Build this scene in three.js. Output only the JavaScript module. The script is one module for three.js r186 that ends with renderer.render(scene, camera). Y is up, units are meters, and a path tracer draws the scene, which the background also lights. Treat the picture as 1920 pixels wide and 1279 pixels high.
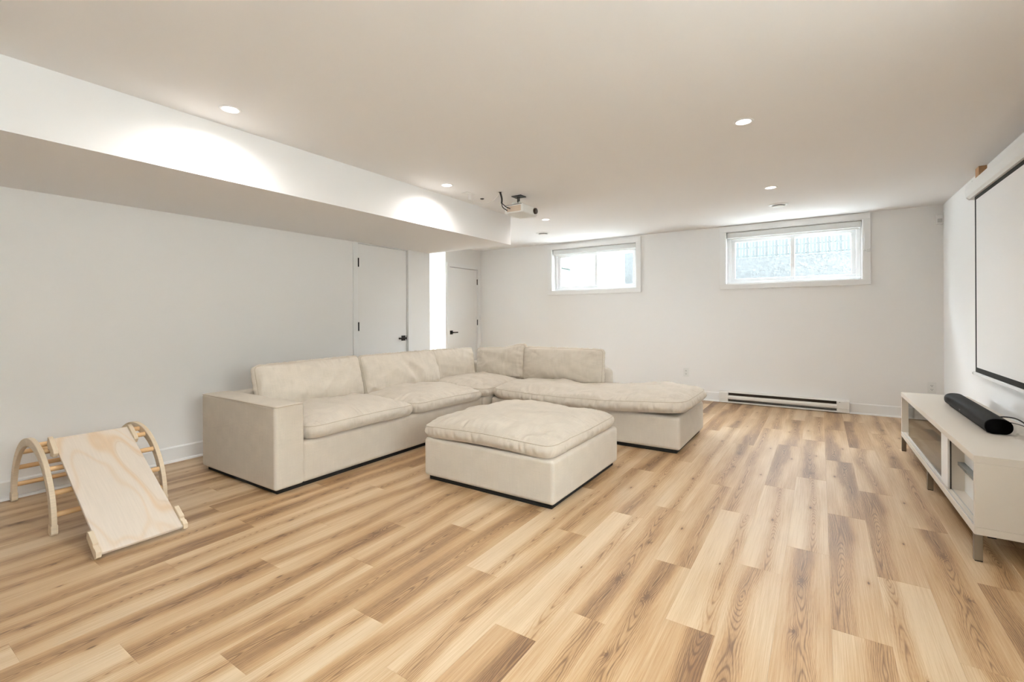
import * as THREE from 'three';
import { RoundedBoxGeometry } from 'three/addons/geometries/RoundedBoxGeometry.js';
import { mergeGeometries, mergeVertices } from 'three/addons/utils/BufferGeometryUtils.js';
import { ImprovedNoise } from 'three/addons/math/ImprovedNoise.js';

// ------------------------------------------------------------------ camera, sky, exposure
const scene = new THREE.Scene();
const W = 1920, HPX = 1279, FOCAL = 875.45;
const camera = new THREE.PerspectiveCamera(2 * Math.atan(HPX / 2 / FOCAL) * 180 / Math.PI, W / HPX, 0.02, 200);
camera.position.set(0, 1.17, 0);
camera.rotation.order = 'YXZ';
camera.rotation.set(0, THREE.MathUtils.degToRad(33.443), THREE.MathUtils.degToRad(-0.2815));
camera.setViewOffset(W, HPX, 0, HPX / 2 - 592.945, W, HPX);
const renderer = new THREE.WebGLRenderer();
renderer.toneMapping = THREE.LinearToneMapping;
renderer.toneMappingExposure = 1.35;
renderer.shadowMap.enabled = true;
scene.background = new THREE.Color(0.80, 0.915, 1.0);      // bright overcast sky
scene.backgroundIntensity = 34;
const LAMP = { color: new THREE.Color(1.0, 0.98, 0.965), candela: 2.0, angle: 84 };

// ------------------------------------------------------------------ measures of the room (metres)
const H = 2.363, XL = -4.39, XR = 1.12, ZB = -6.8265, ZF = 0.45, XS = -3.078, YS = 2.0205, ZS = -4.64, XD = -5.19;

// ------------------------------------------------------------------ helpers
const N3 = new ImprovedNoise();
const noise = (x, y = 0, z = 0) => N3.noise(x + 57.31, y + 31.17, z + 11.73);
function rng(seed) { let s = seed >>> 0; return () => { s = (s + 0x6d2b79f5) | 0; let t = Math.imul(s ^ (s >>> 15), 1 | s); t = (t + Math.imul(t ^ (t >>> 7), 61 | t)) ^ t; return ((t ^ (t >>> 14)) >>> 0) / 4294967296; }; }
const smooth = (a, b, x) => { const t = Math.min(1, Math.max(0, (x - a) / (b - a))); return t * t * (3 - 2 * t); };
const used = new Map();
function numbered(name) { const n = used.get(name) ?? 0; used.set(name, n + 1); return n ? name + '_' + String(n).padStart(3, '0') : name; }
function geo(list) {
  list = Array.isArray(list) ? list : [list];
  if (list.length === 1) return list[0];
  return mergeGeometries(list.map((g) => { const o = g.index ? g.toNonIndexed() : g; for (const k of Object.keys(o.attributes)) if (!['position', 'normal', 'uv'].includes(k)) o.deleteAttribute(k); return o; }));
}
function mesh(name, geoms, mat, parent) {
  const m = new THREE.Mesh(geo(geoms), mat);
  m.name = parent ? name : numbered(name);
  (parent ?? scene).add(m);
  return m;
}
function thing(name, label, category, [x, y, z] = [0, 0, 0], turn = 0, group) {
  const o = new THREE.Group(); o.name = numbered(name); scene.add(o);
  o.position.set(x, y, z); o.rotation.y = turn;
  return tag(o, label, category, group);
}
function tag(o, label, category, group) { o.userData.label = label; o.userData.category = category; if (group) o.userData.group = group; return o; }
function struct(o) { o.userData.kind = 'structure'; return o; }
function structGroup(name, pos = [0, 0, 0]) { const o = new THREE.Group(); o.name = name; o.position.set(...pos); scene.add(o); return struct(o); }
const box = (x0, x1, y0, y1, z0, z1) => new THREE.BoxGeometry(x1 - x0, y1 - y0, z1 - z0).translate((x0 + x1) / 2, (y0 + y1) / 2, (z0 + z1) / 2);
const rbox = (x0, x1, y0, y1, z0, z1, r = 0.004, s = 2) => metricUV(new RoundedBoxGeometry(x1 - x0, y1 - y0, z1 - z0, s, r).translate((x0 + x1) / 2, (y0 + y1) / 2, (z0 + z1) / 2));
function metricUV(g) {
  const p = g.attributes.position, n = g.attributes.normal, uv = new Float32Array(p.count * 2);
  for (let i = 0; i < p.count; i++) {
    const ax = Math.abs(n.getX(i)), ay = Math.abs(n.getY(i)), az = Math.abs(n.getZ(i));
    if (ay >= ax && ay >= az) { uv[2 * i] = p.getX(i); uv[2 * i + 1] = p.getZ(i); } else if (ax >= az) { uv[2 * i] = p.getZ(i); uv[2 * i + 1] = p.getY(i); } else { uv[2 * i] = p.getX(i); uv[2 * i + 1] = p.getY(i); }
  }
  g.setAttribute('uv', new THREE.BufferAttribute(uv, 2));
  return g;
}
const cyl = (r0, r1, h, x, y, z, seg = 24) => new THREE.CylinderGeometry(r1, r0, h, seg).translate(x, y, z);
function tube(points, r, seg = 40, rad = 8, closed = false) { return new THREE.TubeGeometry(new THREE.CatmullRomCurve3(points.map((p) => new THREE.Vector3(...p)), closed, 'centripetal'), seg, r, rad, closed); }
function extrude(points, depth, bevel = 0) {
  const s = points instanceof THREE.Shape ? points : new THREE.Shape(points.map((p) => new THREE.Vector2(...p)));
  return new THREE.ExtrudeGeometry(s, { depth, curveSegments: 32, bevelEnabled: bevel > 0, bevelThickness: bevel, bevelSize: bevel, bevelOffset: -bevel, bevelSegments: 2 });
}
// a flat profile in (across, up), swept along the line from a to b
function moulding(profile, a, b, out) {
  const A = new THREE.Vector3(...a), B = new THREE.Vector3(...b), L = A.distanceTo(B), g = extrude(profile, L);
  const z = B.clone().sub(A).normalize(), x = new THREE.Vector3(...out), y = new THREE.Vector3(0, 1, 0);
  const m = new THREE.Matrix4().makeBasis(x, y, z).setPosition(A);
  g.applyMatrix4(m);
  if (m.determinant() < 0) flip(g);
  return g;
}
function flip(g) { // turn the winding of an un-indexed geometry
  for (const k of ['position', 'normal', 'uv']) { const a = g.attributes[k], n = a.itemSize, arr = a.array; for (let i = 0; i < a.count; i += 3) for (let c = 0; c < n; c++) { const t = arr[(i + 1) * n + c]; arr[(i + 1) * n + c] = arr[(i + 2) * n + c]; arr[(i + 2) * n + c] = t; } }
  return g;
}
function dataTexture(w, h, f, srgb = true) {
  const d = new Uint8Array(w * h * 4), c = [0, 0, 0];
  for (let y = 0; y < h; y++) for (let x = 0; x < w; x++) { f(x, y, c); const i = (y * w + x) * 4; d[i] = Math.max(0, Math.min(255, c[0])); d[i + 1] = Math.max(0, Math.min(255, c[1])); d[i + 2] = Math.max(0, Math.min(255, c[2])); d[i + 3] = 255; }
  const t = new THREE.DataTexture(d, w, h, THREE.RGBAFormat);
  t.magFilter = THREE.LinearFilter; t.minFilter = THREE.LinearMipmapLinearFilter; t.wrapS = t.wrapT = THREE.RepeatWrapping;
  if (srgb) t.colorSpace = THREE.SRGBColorSpace;
  t.needsUpdate = true;
  return t;
}
const std = (color, roughness = 0.6, extra = {}) => new THREE.MeshStandardMaterial({ color: new THREE.Color(color), roughness, ...extra });
const phys = (color, roughness, extra = {}) => new THREE.MeshPhysicalMaterial({ color: new THREE.Color(color), roughness, ...extra });

// ------------------------------------------------------------------ materials
// seamless noise for small repeating textures
const tileNoise = (x, y, px, py, z) => { // bilinear blend of four copies, so that the edges meet
  const fx = x / px, fy = y / py;
  return (noise(x, y, z) * (1 - fx) * (1 - fy) + noise(x - px, y, z) * fx * (1 - fy) + noise(x, y - py, z) * (1 - fx) * fy + noise(x - px, y - py, z) * fx * fy) * 1.3;
};
const linenMap = dataTexture(512, 512, (x, y, c) => {
  const u = x / 512, v = y / 512;
  const a = tileNoise(u * 6, v * 120, 6, 120, 1.2), b = tileNoise(u * 120, v * 6, 120, 6, 5.7), m = tileNoise(u * 5, v * 5, 5, 5, 9.1), f = tileNoise(u * 150, v * 150, 150, 150, 3.3);
  const k = 1 + 0.025 * a + 0.02 * b + 0.02 * m + 0.05 * f;
  c[0] = 207 * k; c[1] = 196 * k; c[2] = 181 * k;
});
linenMap.repeat.set(2.5, 2.5);
const linenBump = dataTexture(256, 256, (x, y, c) => {
  const a = Math.sin(x / 256 * Math.PI * 2 * 64), b = Math.sin(y / 256 * Math.PI * 2 * 64), n = tileNoise(x / 4, y / 4, 64, 64, 2.2);
  c[0] = c[1] = c[2] = 128 + 40 * a * b + 50 * n;
}, false);
linenBump.repeat.set(4, 4);
const M = {
  wall: std('#f7f5f2', 0.85), ceiling: std('#f8f6f4', 0.9), trim: std('#f7f6f4', 0.45), door: std('#f5f3f0', 0.5), vinyl: std('#fbfbfb', 0.35), blind: std('#e9eae8', 0.8),
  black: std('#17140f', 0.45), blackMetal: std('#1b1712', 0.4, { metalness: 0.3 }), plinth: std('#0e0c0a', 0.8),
  linen: std('#ffffff', 0.95, { map: linenMap, bumpMap: linenBump, bumpScale: 0.0006 }),
  piping: std('#bcae9a', 0.95),
  laminate: std('#e3dacd', 0.38), laminateWhite: std('#f6f4f0', 0.4), steel: std('#8d8578', 0.35, { metalness: 0.9 }),
  glass: phys('#ffffff', 0.02, { transmission: 1, thickness: 0, ior: 1.5 }),
  doorGlass: phys('#a8b0aa', 0.03, { transmission: 1, thickness: 0, ior: 1.6 }), shelfGlass: phys('#8b9392', 0.15, { transmission: 0.3, thickness: 0, ior: 1.5 }),
  plastic: std('#efeeea', 0.4), plasticGrey: std('#c9c7c2', 0.5), slot: std('#2a2622', 0.7),
  soundbar: phys('#0b0a07', 0.6, { specularIntensity: 0.3 }), grille: phys('#050505', 0.95, { specularIntensity: 0.15 }), cable: std('#15120f', 0.5), whiteCable: std('#f2f0ec', 0.5),
  screen: std('#f1efec', 0.9), screenBlack: std('#15150f', 0.85), screenCase: std('#f0efec', 0.4),
  heater: std('#efebe4', 0.4), fin: std('#b5b0a8', 0.5, { metalness: 0.3 }), strip: std('#4b463f', 0.4, { metalness: 0.6 }), heaterDark: std('#574b40', 0.8),
};
const lensMat = std('#ffffff', 0.4, { emissive: new THREE.Color(1, 0.93, 0.85), emissiveIntensity: 3.5 });

// oak-look vinyl planks: twelve prints, each drawn from rings round a pith that wanders along the board
const LIGHT = [211, 186, 154], MID = [174, 138, 97], DARK = [103, 70, 40];
function plankPrint(seed, tone, heartWidth, knots) {
  const r = rng(seed), z = seed * 3.71, w = 1024, h = 160, LEN = 1.22, WID = 0.178;
  const ks = Array.from({ length: knots }, () => [0.12 + r() * 0.98, (r() - 0.5) * 0.11, 0.6 + r() * 0.8]);
  const off = (r() - 0.5) * 0.1, freq = 150 + r() * 90;
  return dataTexture(w, h, (x, y, c) => {
    const s = x / w * LEN, t = (y / h - 0.5) * WID;
    const cen = off + 0.055 * noise(s * 1.1, z) + 0.012 * noise(s * 4.2, z + 4);
    const dep = 0.006 + 0.06 * Math.abs(noise(s * 1.5 + 9, z + 2));
    const tt = t - cen + 0.004 * noise(s * 9, t * 40, z);
    let ring = Math.sqrt(tt * tt + dep * dep) * freq + 1.1 * noise(s * 3.1, t * 26, z + 7), spot = 0, halo = 0;
    for (const [k0, k1, size] of ks) {
      const q = Math.hypot((s - k0) / 2.6, t - k1) / size;
      ring += 2.6 * Math.exp(-((q / 0.018) ** 2)) * (1 + 0.4 * noise(s * 40, t * 40, z));
      spot += Math.exp(-((q / 0.0046) ** 2)); halo += Math.exp(-((q / 0.017) ** 2));
    }
    const line = Math.pow(0.5 + 0.5 * Math.sin(6.2832 * ring), 4);
    const heart = smooth(heartWidth + 0.03, heartWidth - 0.03, Math.abs(tt) + 0.02 * noise(s * 2.3, t * 8, z + 12));
    const pores = Math.max(0, noise(s * 26, t * 900, z + 3)), fibre = noise(s * 4, t * 260, z + 5) + 0.7 * noise(s * 9, t * 620, z + 6), broad = noise(s * 1.6, t * 12, z + 21) + 0.7 * noise(s * 0.9, t * 3, z + 25);
    let v = tone + 0.3 * (heart - 0.4) + 0.27 * line * (0.2 + heart) + 0.26 * pores * (0.35 + heart) + 0.16 * fibre + 0.25 * broad + 0.85 * spot + 0.2 * halo;
    v = Math.max(0, Math.min(1, v));
    const a = v < 0.5 ? LIGHT : MID, b = v < 0.5 ? MID : DARK, k = v < 0.5 ? v * 2 : v * 2 - 1;
    for (let i = 0; i < 3; i++) c[i] = a[i] + (b[i] - a[i]) * k;
  });
}
const PLANKS = [ // light, medium, dark
  [[11, 0.20, 0.03, 1], [12, 0.26, 0.035, 1], [13, 0.16, 0.025, 1], [14, 0.24, 0.04, 0]],
  [[21, 0.33, 0.04, 1], [22, 0.36, 0.045, 2], [23, 0.30, 0.035, 1], [24, 0.34, 0.05, 1]],
  [[31, 0.40, 0.05, 1], [32, 0.45, 0.05, 1], [33, 0.38, 0.05, 2], [34, 0.43, 0.06, 0]],
].map((row) => row.map((a) => phys('#ffffff', 0.42, { map: plankPrint(...a), clearcoat: 0.3, clearcoatRoughness: 0.42 })));

const plyMap = dataTexture(384, 768, (x, y, c) => {
  const u = x / 384, v = y / 768;
  const f = noise(u * 1.5 + 0.35 * noise(u * 3, v * 2.4, 8), v * 1.3, 4.4) + 0.2 * noise(u * 4, v * 3, 7.7);
  const band = Math.exp(-(((f - 0.12) / 0.075) ** 2)) + 0.5 * Math.exp(-(((f + 0.2) / 0.04) ** 2)), grain = noise(u * 60, v * 7, 2.1), edge = Math.exp(-(((f - 0.21) / 0.014) ** 2));
  const k = 1 + 0.02 * grain;
  c[0] = (221 - 4 * band - 6 * edge) * k; c[1] = (207 - 16 * band - 9 * edge) * k; c[2] = (192 - 30 * band - 13 * edge) * k;
});
const birchMap = dataTexture(256, 256, (x, y, c) => {
  const k = 1 + 0.05 * tileNoise(x / 256 * 4, y / 256 * 60, 4, 60, 6.1) + 0.03 * tileNoise(x / 32, y / 32, 8, 8, 1.1);
  c[0] = 217 * k; c[1] = 198 * k; c[2] = 171 * k;
});
birchMap.repeat.set(3, 3);
M.ply = std('#ffffff', 0.55, { map: plyMap }); M.birch = std('#ffffff', 0.55, { map: birchMap }); M.rung = std('#dcb483', 0.5);

// ------------------------------------------------------------------ floor
const floor = struct(mesh('floor', box(-6.9, XR + 0.15, -0.2, -0.004, ZB - 0.3, ZF + 0.15), std('#b98f62', 0.5)));
{
  const PW = 0.1778, PL = 1.2145, X0 = 0.03;
  // one known end joint per row of planks (row number -> z of the joint), read from the photograph; other rows get a staggered one
  const joints = { 2: -2.13, 1: -1.42, 0: -2.104, '-1': -2.736, '-2': -2.42, '-3': -1.827, '-4': -2.247, '-5': -2.882, '-6': -1.446, '-7': -1.066, '-8': -1.708, '-9': -1.211, '-10': -0.792, '-11': -1.464, '-12': -0.619, '-13': -1.215, '-14': -0.4, '-15': -0.948, '-16': -1.38, '-17': -0.764 };
  // tone (0 light, 1 medium, 2 dark) of the planks whose near end is at the joint + k lengths: [far of joint, near of joint]
  const tones = { 2: [1, 0], 0: [1, 0], '-1': [0, 1], '-3': [0, 2], '-4': [0, 1], '-5': [0, 1], '-6': [0, 2], '-7': [0, 1], '-8': [0, 0], '-9': [2, 0], '-10': [2, 0], '-11': [0, 0], '-12': [2, 0], '-13': [0, 2], '-14': [1, 0], '-15': [0, 1], '-17': [1, 0] };
  const shapes = new Map();
  function plankShape(w, l, flipU, flipV, u0, u1, v0, v1) {
    const key = [w, l, flipU, flipV, u0, u1, v0, v1].map((n) => (+n).toFixed(3)).join();
    if (shapes.has(key)) return shapes.get(key);
    const b = 0.0007, d = 0.0007, a = w / 2, e = l / 2, P = [], UV = [], I = [];
    const map = (x, z) => { let u = u0 + (u1 - u0) * (e - z) / l, v = v0 + (v1 - v0) * (x + a) / w; return [flipU ? 1 - u : u, flipV ? 1 - v : v]; };
    const put = (x, y, z) => { P.push(x, y, z); UV.push(...map(x, z)); return P.length / 3 - 1; };
    const quad = (p, q, r, s) => { const i = [p, q, r, s].map((v) => put(...v)); I.push(i[0], i[1], i[2], i[0], i[2], i[3]); };
    const t = [[-a + b, 0, e - b], [a - b, 0, e - b], [a - b, 0, -e + b], [-a + b, 0, -e + b]], o = [[-a, -d, e], [a, -d, e], [a, -d, -e], [-a, -d, -e]];
    quad(...t);
    for (let k = 0; k < 4; k++) quad(o[k], o[(k + 1) % 4], t[(k + 1) % 4], t[k]);
    for (let k = 0; k < 4; k++) { const q = o[k], s = o[(k + 1) % 4]; quad([q[0], -0.004, q[2]], [s[0], -0.004, s[2]], s, q); }
    const g = new THREE.BufferGeometry();
    g.setAttribute('position', new THREE.Float32BufferAttribute(P, 3)); g.setAttribute('uv', new THREE.Float32BufferAttribute(UV, 2)); g.setIndex(I); g.computeVertexNormals();
    shapes.set(key, g);
    return g;
  }
  const r = rng(77), zFar = ZB, zNear = 0.44;
  for (let k = -32; k <= 6; k++) {
    const xa = Math.max(X0 + k * PW, k < -24 ? -6.7 : -99), xb = Math.min(X0 + (k + 1) * PW, XR);
    if (xa >= XR || xb - xa < 0.02) continue;
    const hall = xb < XL - 0.02, near = hall ? ZS : zNear, j0 = joints[k] ?? -(((k * 0.437) % 1 + 1) % 1) * PL, tn = tones[k];
    const first = Math.ceil((near - j0) / PL);
    for (let i = first; i > -12; i--) { // plank from z = j0 + i*PL back to j0 + (i-1)*PL
      const z0 = Math.min(j0 + i * PL, near), z1 = Math.max(j0 + (i - 1) * PL, zFar);
      if (z0 <= zFar + 0.01) break;
      if (z0 - z1 < 0.01) continue;
      const rr = r();
      let tone = rr < 0.42 ? 0 : rr < 0.78 ? 1 : 2;
      if (tn && (i === 0 || i === 1)) tone = tn[i];
      const mats = PLANKS[tone], mat = mats[Math.floor(r() * mats.length)];
      const fu = r() < 0.5, fv = r() < 0.5;
      const u0 = 1 - (j0 + i * PL - z1) / PL - 0, w = xb - xa, l = z0 - z1;
      const m = mesh('plank', plankShape(w, l, fu, fv, (j0 + i * PL - z0) / PL, (j0 + i * PL - z1) / PL, 0, w / PW), mat, floor);
      m.position.set((xa + xb) / 2, 0, (z0 + z1) / 2);
    }
  }
}

// ------------------------------------------------------------------ walls, ceiling, soffit
const WIN = { left: [-3.712, -2.283, 1.578, 2.268], right: [-1.062, 0.418, 1.58, 2.285] };
const DOOR1 = [-4.228, -3.462, 2.012], DOOR2 = [-6.725, -5.95, 2.006];
function wallXY(x0, x1, y0, y1, holes, z, thick) { // a wall across z, its room face at z, its body behind (towards -z)
  const s = new THREE.Shape([[x0, y0], [x1, y0], [x1, y1], [x0, y1]].map((p) => new THREE.Vector2(...p)));
  for (const [a, b, c, d] of holes) s.holes.push(new THREE.Path([[a, c], [a, d], [b, d], [b, c]].map((p) => new THREE.Vector2(...p))));
  return extrude(s, thick).translate(0, 0, z - thick);
}
function wallZY(z0, z1, y0, y1, holes, x, thick) { // a wall across x, its room face at x, its body towards -x
  const g = wallXY(-z1, -z0, y0, y1, holes.map(([a, b, c, d]) => [-b, -a, c, d]), 0, thick);
  return g.rotateY(Math.PI / 2).translate(x, 0, 0);
}
struct(mesh('wall_back', wallXY(-6.9, XR + 0.15, -0.2, H + 0.25, [WIN.left, WIN.right], ZB, 0.26), M.wall));
struct(mesh('wall_left', wallZY(ZS, ZF, -0.004, YS + 0.02, [[DOOR1[0] - 0.02, DOOR1[1] + 0.02, -0.001, DOOR1[2] + 0.02]], XL, 0.12), M.wall));
struct(mesh('wall_right', wallZY(ZB, ZF, -0.004, H, [[-1.6, 0.35, 0.95, 2.28]], XR, 0.15).translate(0.15, 0, 0), M.wall));
struct(mesh('wall_front', box(XL - 0.12, XR + 0.15, -0.004, H, ZF, ZF + 0.15), M.wall));
struct(mesh('ceiling', box(-6.9, XR + 0.15, H, H + 0.25, ZB, ZF + 0.15), M.ceiling));
struct(mesh('ceiling_soffit', box(XL - 0.12, XS, YS, H, ZS, ZF), M.ceiling));
struct(mesh('wall_recess', wallZY(ZB, -5.86, -0.004, H, [[DOOR2[0] - 0.02, DOOR2[1] + 0.02, -0.001, DOOR2[2] + 0.02]], XD, 0.12), M.wall));
struct(mesh('wall_hall_back', box(-6.7, XD - 0.12, -0.004, H, -6.0, -5.86), M.wall));
struct(mesh('wall_hall_front', box(-6.7, XL - 0.12, -0.004, H, ZS, ZS + 0.12), M.wall));
struct(mesh('wall_hall_left', wallZY(ZB, ZS + 0.12, -0.004, H, [[-5.75, -4.85, 0.9, 2.1]], -6.7, 0.2), M.wall));
{
  const w = structGroup('window_3');
  mesh('frame', [box(-6.82, -6.76, 0.9, 0.95, -5.75, -4.85), box(-6.82, -6.76, 2.05, 2.1, -5.75, -4.85), box(-6.82, -6.76, 0.95, 2.05, -5.75, -5.7), box(-6.82, -6.76, 0.95, 2.05, -4.9, -4.85)], M.vinyl, w);
  mesh('pane', box(-6.795, -6.79, 0.95, 2.05, -5.7, -4.9), M.glass, w);
}

{ // the long window in the right wall beside the camera, whose daylight falls on the left wall
  const w = structGroup('window_4'), a = -1.6, b = 0.35, c = 0.95, d = 2.28;
  mesh('frame', [box(XR + 0.03, XR + 0.1, c, c + 0.04, a, b), box(XR + 0.03, XR + 0.1, d - 0.04, d, a, b), box(XR + 0.03, XR + 0.1, c + 0.04, d - 0.04, a, a + 0.04), box(XR + 0.03, XR + 0.1, c + 0.04, d - 0.04, b - 0.04, b), box(XR + 0.03, XR + 0.1, c + 0.04, d - 0.04, -0.645, -0.605)], M.vinyl, w);
  for (const [p, q] of [[a + 0.04, -0.645], [-0.605, b - 0.04]]) mesh('pane', box(XR + 0.06, XR + 0.064, c + 0.04, d - 0.04, p, q), M.glass, w);
}

// baseboards with an eased top edge, and a rounded shoe moulding at the floor
const boardProfile = [[0, 0], [0.012, 0], [0.012, 0.116], [0.004, 0.126], [0, 0.126]];
const shoeProfile = (() => { const p = [[0.012, 0.0]]; for (let i = 0; i <= 6; i++) { const a = i / 6 * Math.PI / 2; p.push([0.012 + 0.013 * Math.cos(a), 0.019 * Math.sin(a)]); } return p; })();
function baseboard(name, a, b, out) { const m = struct(mesh(name, moulding(boardProfile, a, b, out), M.trim)); mesh('shoe_moulding', moulding(shoeProfile, a, b, out), M.trim, m); return m; }
baseboard('baseboard_left', [XL, 0, ZF], [XL, 0, DOOR1[1] + 0.075], [1, 0, 0]);
baseboard('baseboard_left_far', [XL, 0, DOOR1[0] - 0.075], [XL, 0, ZS], [1, 0, 0]);
baseboard('baseboard_back', [XD, 0, ZB], [-1.142, 0, ZB], [0, 0, 1]);
baseboard('baseboard_back_right', [0.284, 0, ZB], [XR, 0, ZB], [0, 0, 1]);
baseboard('baseboard_right', [XR, 0, ZB], [XR, 0, ZF], [-1, 0, 0]);

// ------------------------------------------------------------------ windows
function makeWindow(name, [x0, x1, y0, y1], sash) {
  const w = structGroup(name), z = ZB, c = 0.072;
  const top = Math.min(H - 0.003, y1 + c);
  mesh('casing', [rbox(x0 - c, x1 + c, y1, top, z, z + 0.018, 0.003), rbox(x0 - c, x1 + c, y0 - c * 0.87, y0, z, z + 0.018, 0.003), rbox(x0 - c, x0, y0, y1, z, z + 0.018, 0.003), rbox(x1, x1 + c, y0, y1, z, z + 0.018, 0.003)], M.trim, w);
  const t = 0.008, zi = z - 0.2;
  mesh('jamb', [box(x0, x1, y1 - t, y1, zi, z + 0.01), box(x0, x1, y0, y0 + t, zi, z + 0.012), box(x0, x0 + t, y0 + t, y1 - t, zi, z + 0.01), box(x1 - t, x1, y0 + t, y1 - t, zi, z + 0.01)], M.trim, w);
  const f = 0.05, a0 = x0 + t, a1 = x1 - t, b0 = y0 + t, b1 = y1 - t, zo = z - 0.19, zn = z - 0.1;
  mesh('frame', [rbox(a0, a1, b1 - f - 0.03, b1, zo, zn), rbox(a0, a1, b0, b0 + 0.035, zo, zn), rbox(a0, a0 + f, b0 + 0.035, b1 - f - 0.03, zo, zn), rbox(a1 - f, a1, b0 + 0.035, b1 - f - 0.03, zo, zn)], M.vinyl, w);
  const mid = (a0 + a1) / 2 + sash.shift, s = 0.046, g0 = b0 + 0.035, g1 = b1 - f - 0.03;
  const panes = [[a0 + f, mid + s / 2, zn - 0.04], [mid - s / 2, a1 - f, zn - 0.068]];
  panes.forEach(([p0, p1, zz]) => {
    const sh = mesh('sash', [rbox(p0, p1, g1 - s, g1, zz, zz + 0.024, 0.003), rbox(p0, p1, g0, g0 + s * 0.8, zz, zz + 0.024, 0.003), rbox(p0, p0 + s, g0 + s * 0.8, g1 - s, zz, zz + 0.024, 0.003), rbox(p1 - s, p1, g0 + s * 0.8, g1 - s, zz, zz + 0.024, 0.003)], M.vinyl, w);
    mesh('pane', box(p0 + s, p1 - s, g0 + s * 0.8, g1 - s, zz + 0.01, zz + 0.014), M.glass, sh);
  });
  return w;
}
makeWindow('window_1', WIN.left, { shift: 0.02 });
makeWindow('window_2', WIN.right, { shift: 0.03 });
function rollerBlind([x0, x1, , y1], label) {
  const b = thing('roller_blind', label, 'blind', [(x0 + x1) / 2, y1 - 0.054, ZB - 0.045]);
  const hw = (x1 - x0) / 2 - 0.016;
  mesh('cassette', rbox(-hw, hw, -0.036, 0.044, -0.036, 0.034, 0.012, 3), M.blind, b);
  mesh('bottom_bar', rbox(-hw + 0.02, hw - 0.02, -0.052, -0.036, -0.012, 0.004, 0.004), M.vinyl, b);
  return b;
}
rollerBlind(WIN.left, 'white roller blind rolled up at the head of the smaller left window', 'blind');
const rb = rollerBlind(WIN.right, 'white roller blind rolled up at the head of the wider right window', 'blind');
mesh('chain_tensioner', [rbox(0.742 + 0.03, 0.742 + 0.062, -0.335, -0.295, 0.068, 0.085, 0.004), new THREE.TorusGeometry(0.011, 0.004, 8, 20).translate(0.757, -0.315, 0.078)], M.plastic, rb);
mesh('chain', tube([[0.735, -0.02, 0.0], [0.744, -0.03, 0.06], [0.752, -0.12, 0.074], [0.755, -0.3, 0.076], [0.75, -0.12, 0.078], [0.742, -0.03, 0.064], [0.733, -0.02, 0.004]], 0.0018, 60, 6), M.plastic, rb);

// ------------------------------------------------------------------ doors
function makeDoor(name, x, [z0, z1, top], hingeNear) {
  const d = structGroup(name), c = 0.066, xf = x - 0.012, th = 0.035, gap = 0.0035;
  mesh('jamb', [box(x - 0.12, x + 0.001, 0, top + 0.02, z0 - 0.02, z0), box(x - 0.12, x + 0.001, 0, top + 0.02, z1, z1 + 0.02), box(x - 0.12, x + 0.001, top, top + 0.02, z0, z1), box(x - 0.075, x - 0.05, 0, top, z0, z0 + 0.014), box(x - 0.075, x - 0.05, 0, top, z1 - 0.014, z1), box(x - 0.075, x - 0.05, top - 0.014, top, z0, z1)], M.trim, d);
  const ct = Math.min(top + c, (x === XL ? YS : H) - 0.0005);
  mesh('casing', [rbox(x, x + 0.016, 0, ct, z0 - c, z0 - 0.004, 0.003), rbox(x, x + 0.016, 0, ct, z1 + 0.004, z1 + c, 0.003), ...(ct - top > 0.012 ? [rbox(x, x + 0.016, top + 0.004, ct, z0 - 0.004, z1 + 0.004, 0.003)] : [])], M.trim, d);
  mesh('door_leaf', rbox(xf - th, xf, 0.008, top - gap, z0 + gap, z1 - gap, 0.002), M.door, d);
  const zh = hingeNear ? z1 : z0;
  const xh = hingeNear ? x + 0.019 : xf + 0.009;
  for (const y of [1.06, 1.79, 0.28]) mesh('hinge', [cyl(0.007, 0.007, 0.1, xh, y, zh, 12), box(xf - 0.002, xh, y - 0.05, y + 0.05, zh - 0.001, zh + 0.001)], M.blackMetal, d);
  const zk = hingeNear ? z0 + 0.062 : z1 - 0.062, dir = hingeNear ? 1 : -1;
  const h = mesh('handle', rbox(xf, xf + 0.01, 0.9 - 0.032, 0.9 + 0.032, zk - 0.032, zk + 0.032, 0.003), M.blackMetal, d);
  mesh('lever', [cyl(0.011, 0.011, 0.045, 0, 0, 0, 16).rotateZ(Math.PI / 2).translate(xf + 0.03, 0.9, zk), dir > 0 ? rbox(xf + 0.043, xf + 0.058, 0.89, 0.91, zk - 0.012, zk + 0.115, 0.004) : rbox(xf + 0.043, xf + 0.058, 0.89, 0.91, zk - 0.115, zk + 0.012, 0.004)], M.blackMetal, h);
  mesh('latch_plate', box(xf - 0.024, xf + 0.006, 0.87, 0.93, (hingeNear ? z0 : z1) - 0.0035, (hingeNear ? z0 : z1) + 0.0035), M.blackMetal, d);
  return d;
}
makeDoor('door_1', XL, DOOR1, true);
makeDoor('door_2', XD, DOOR2, false);

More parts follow.
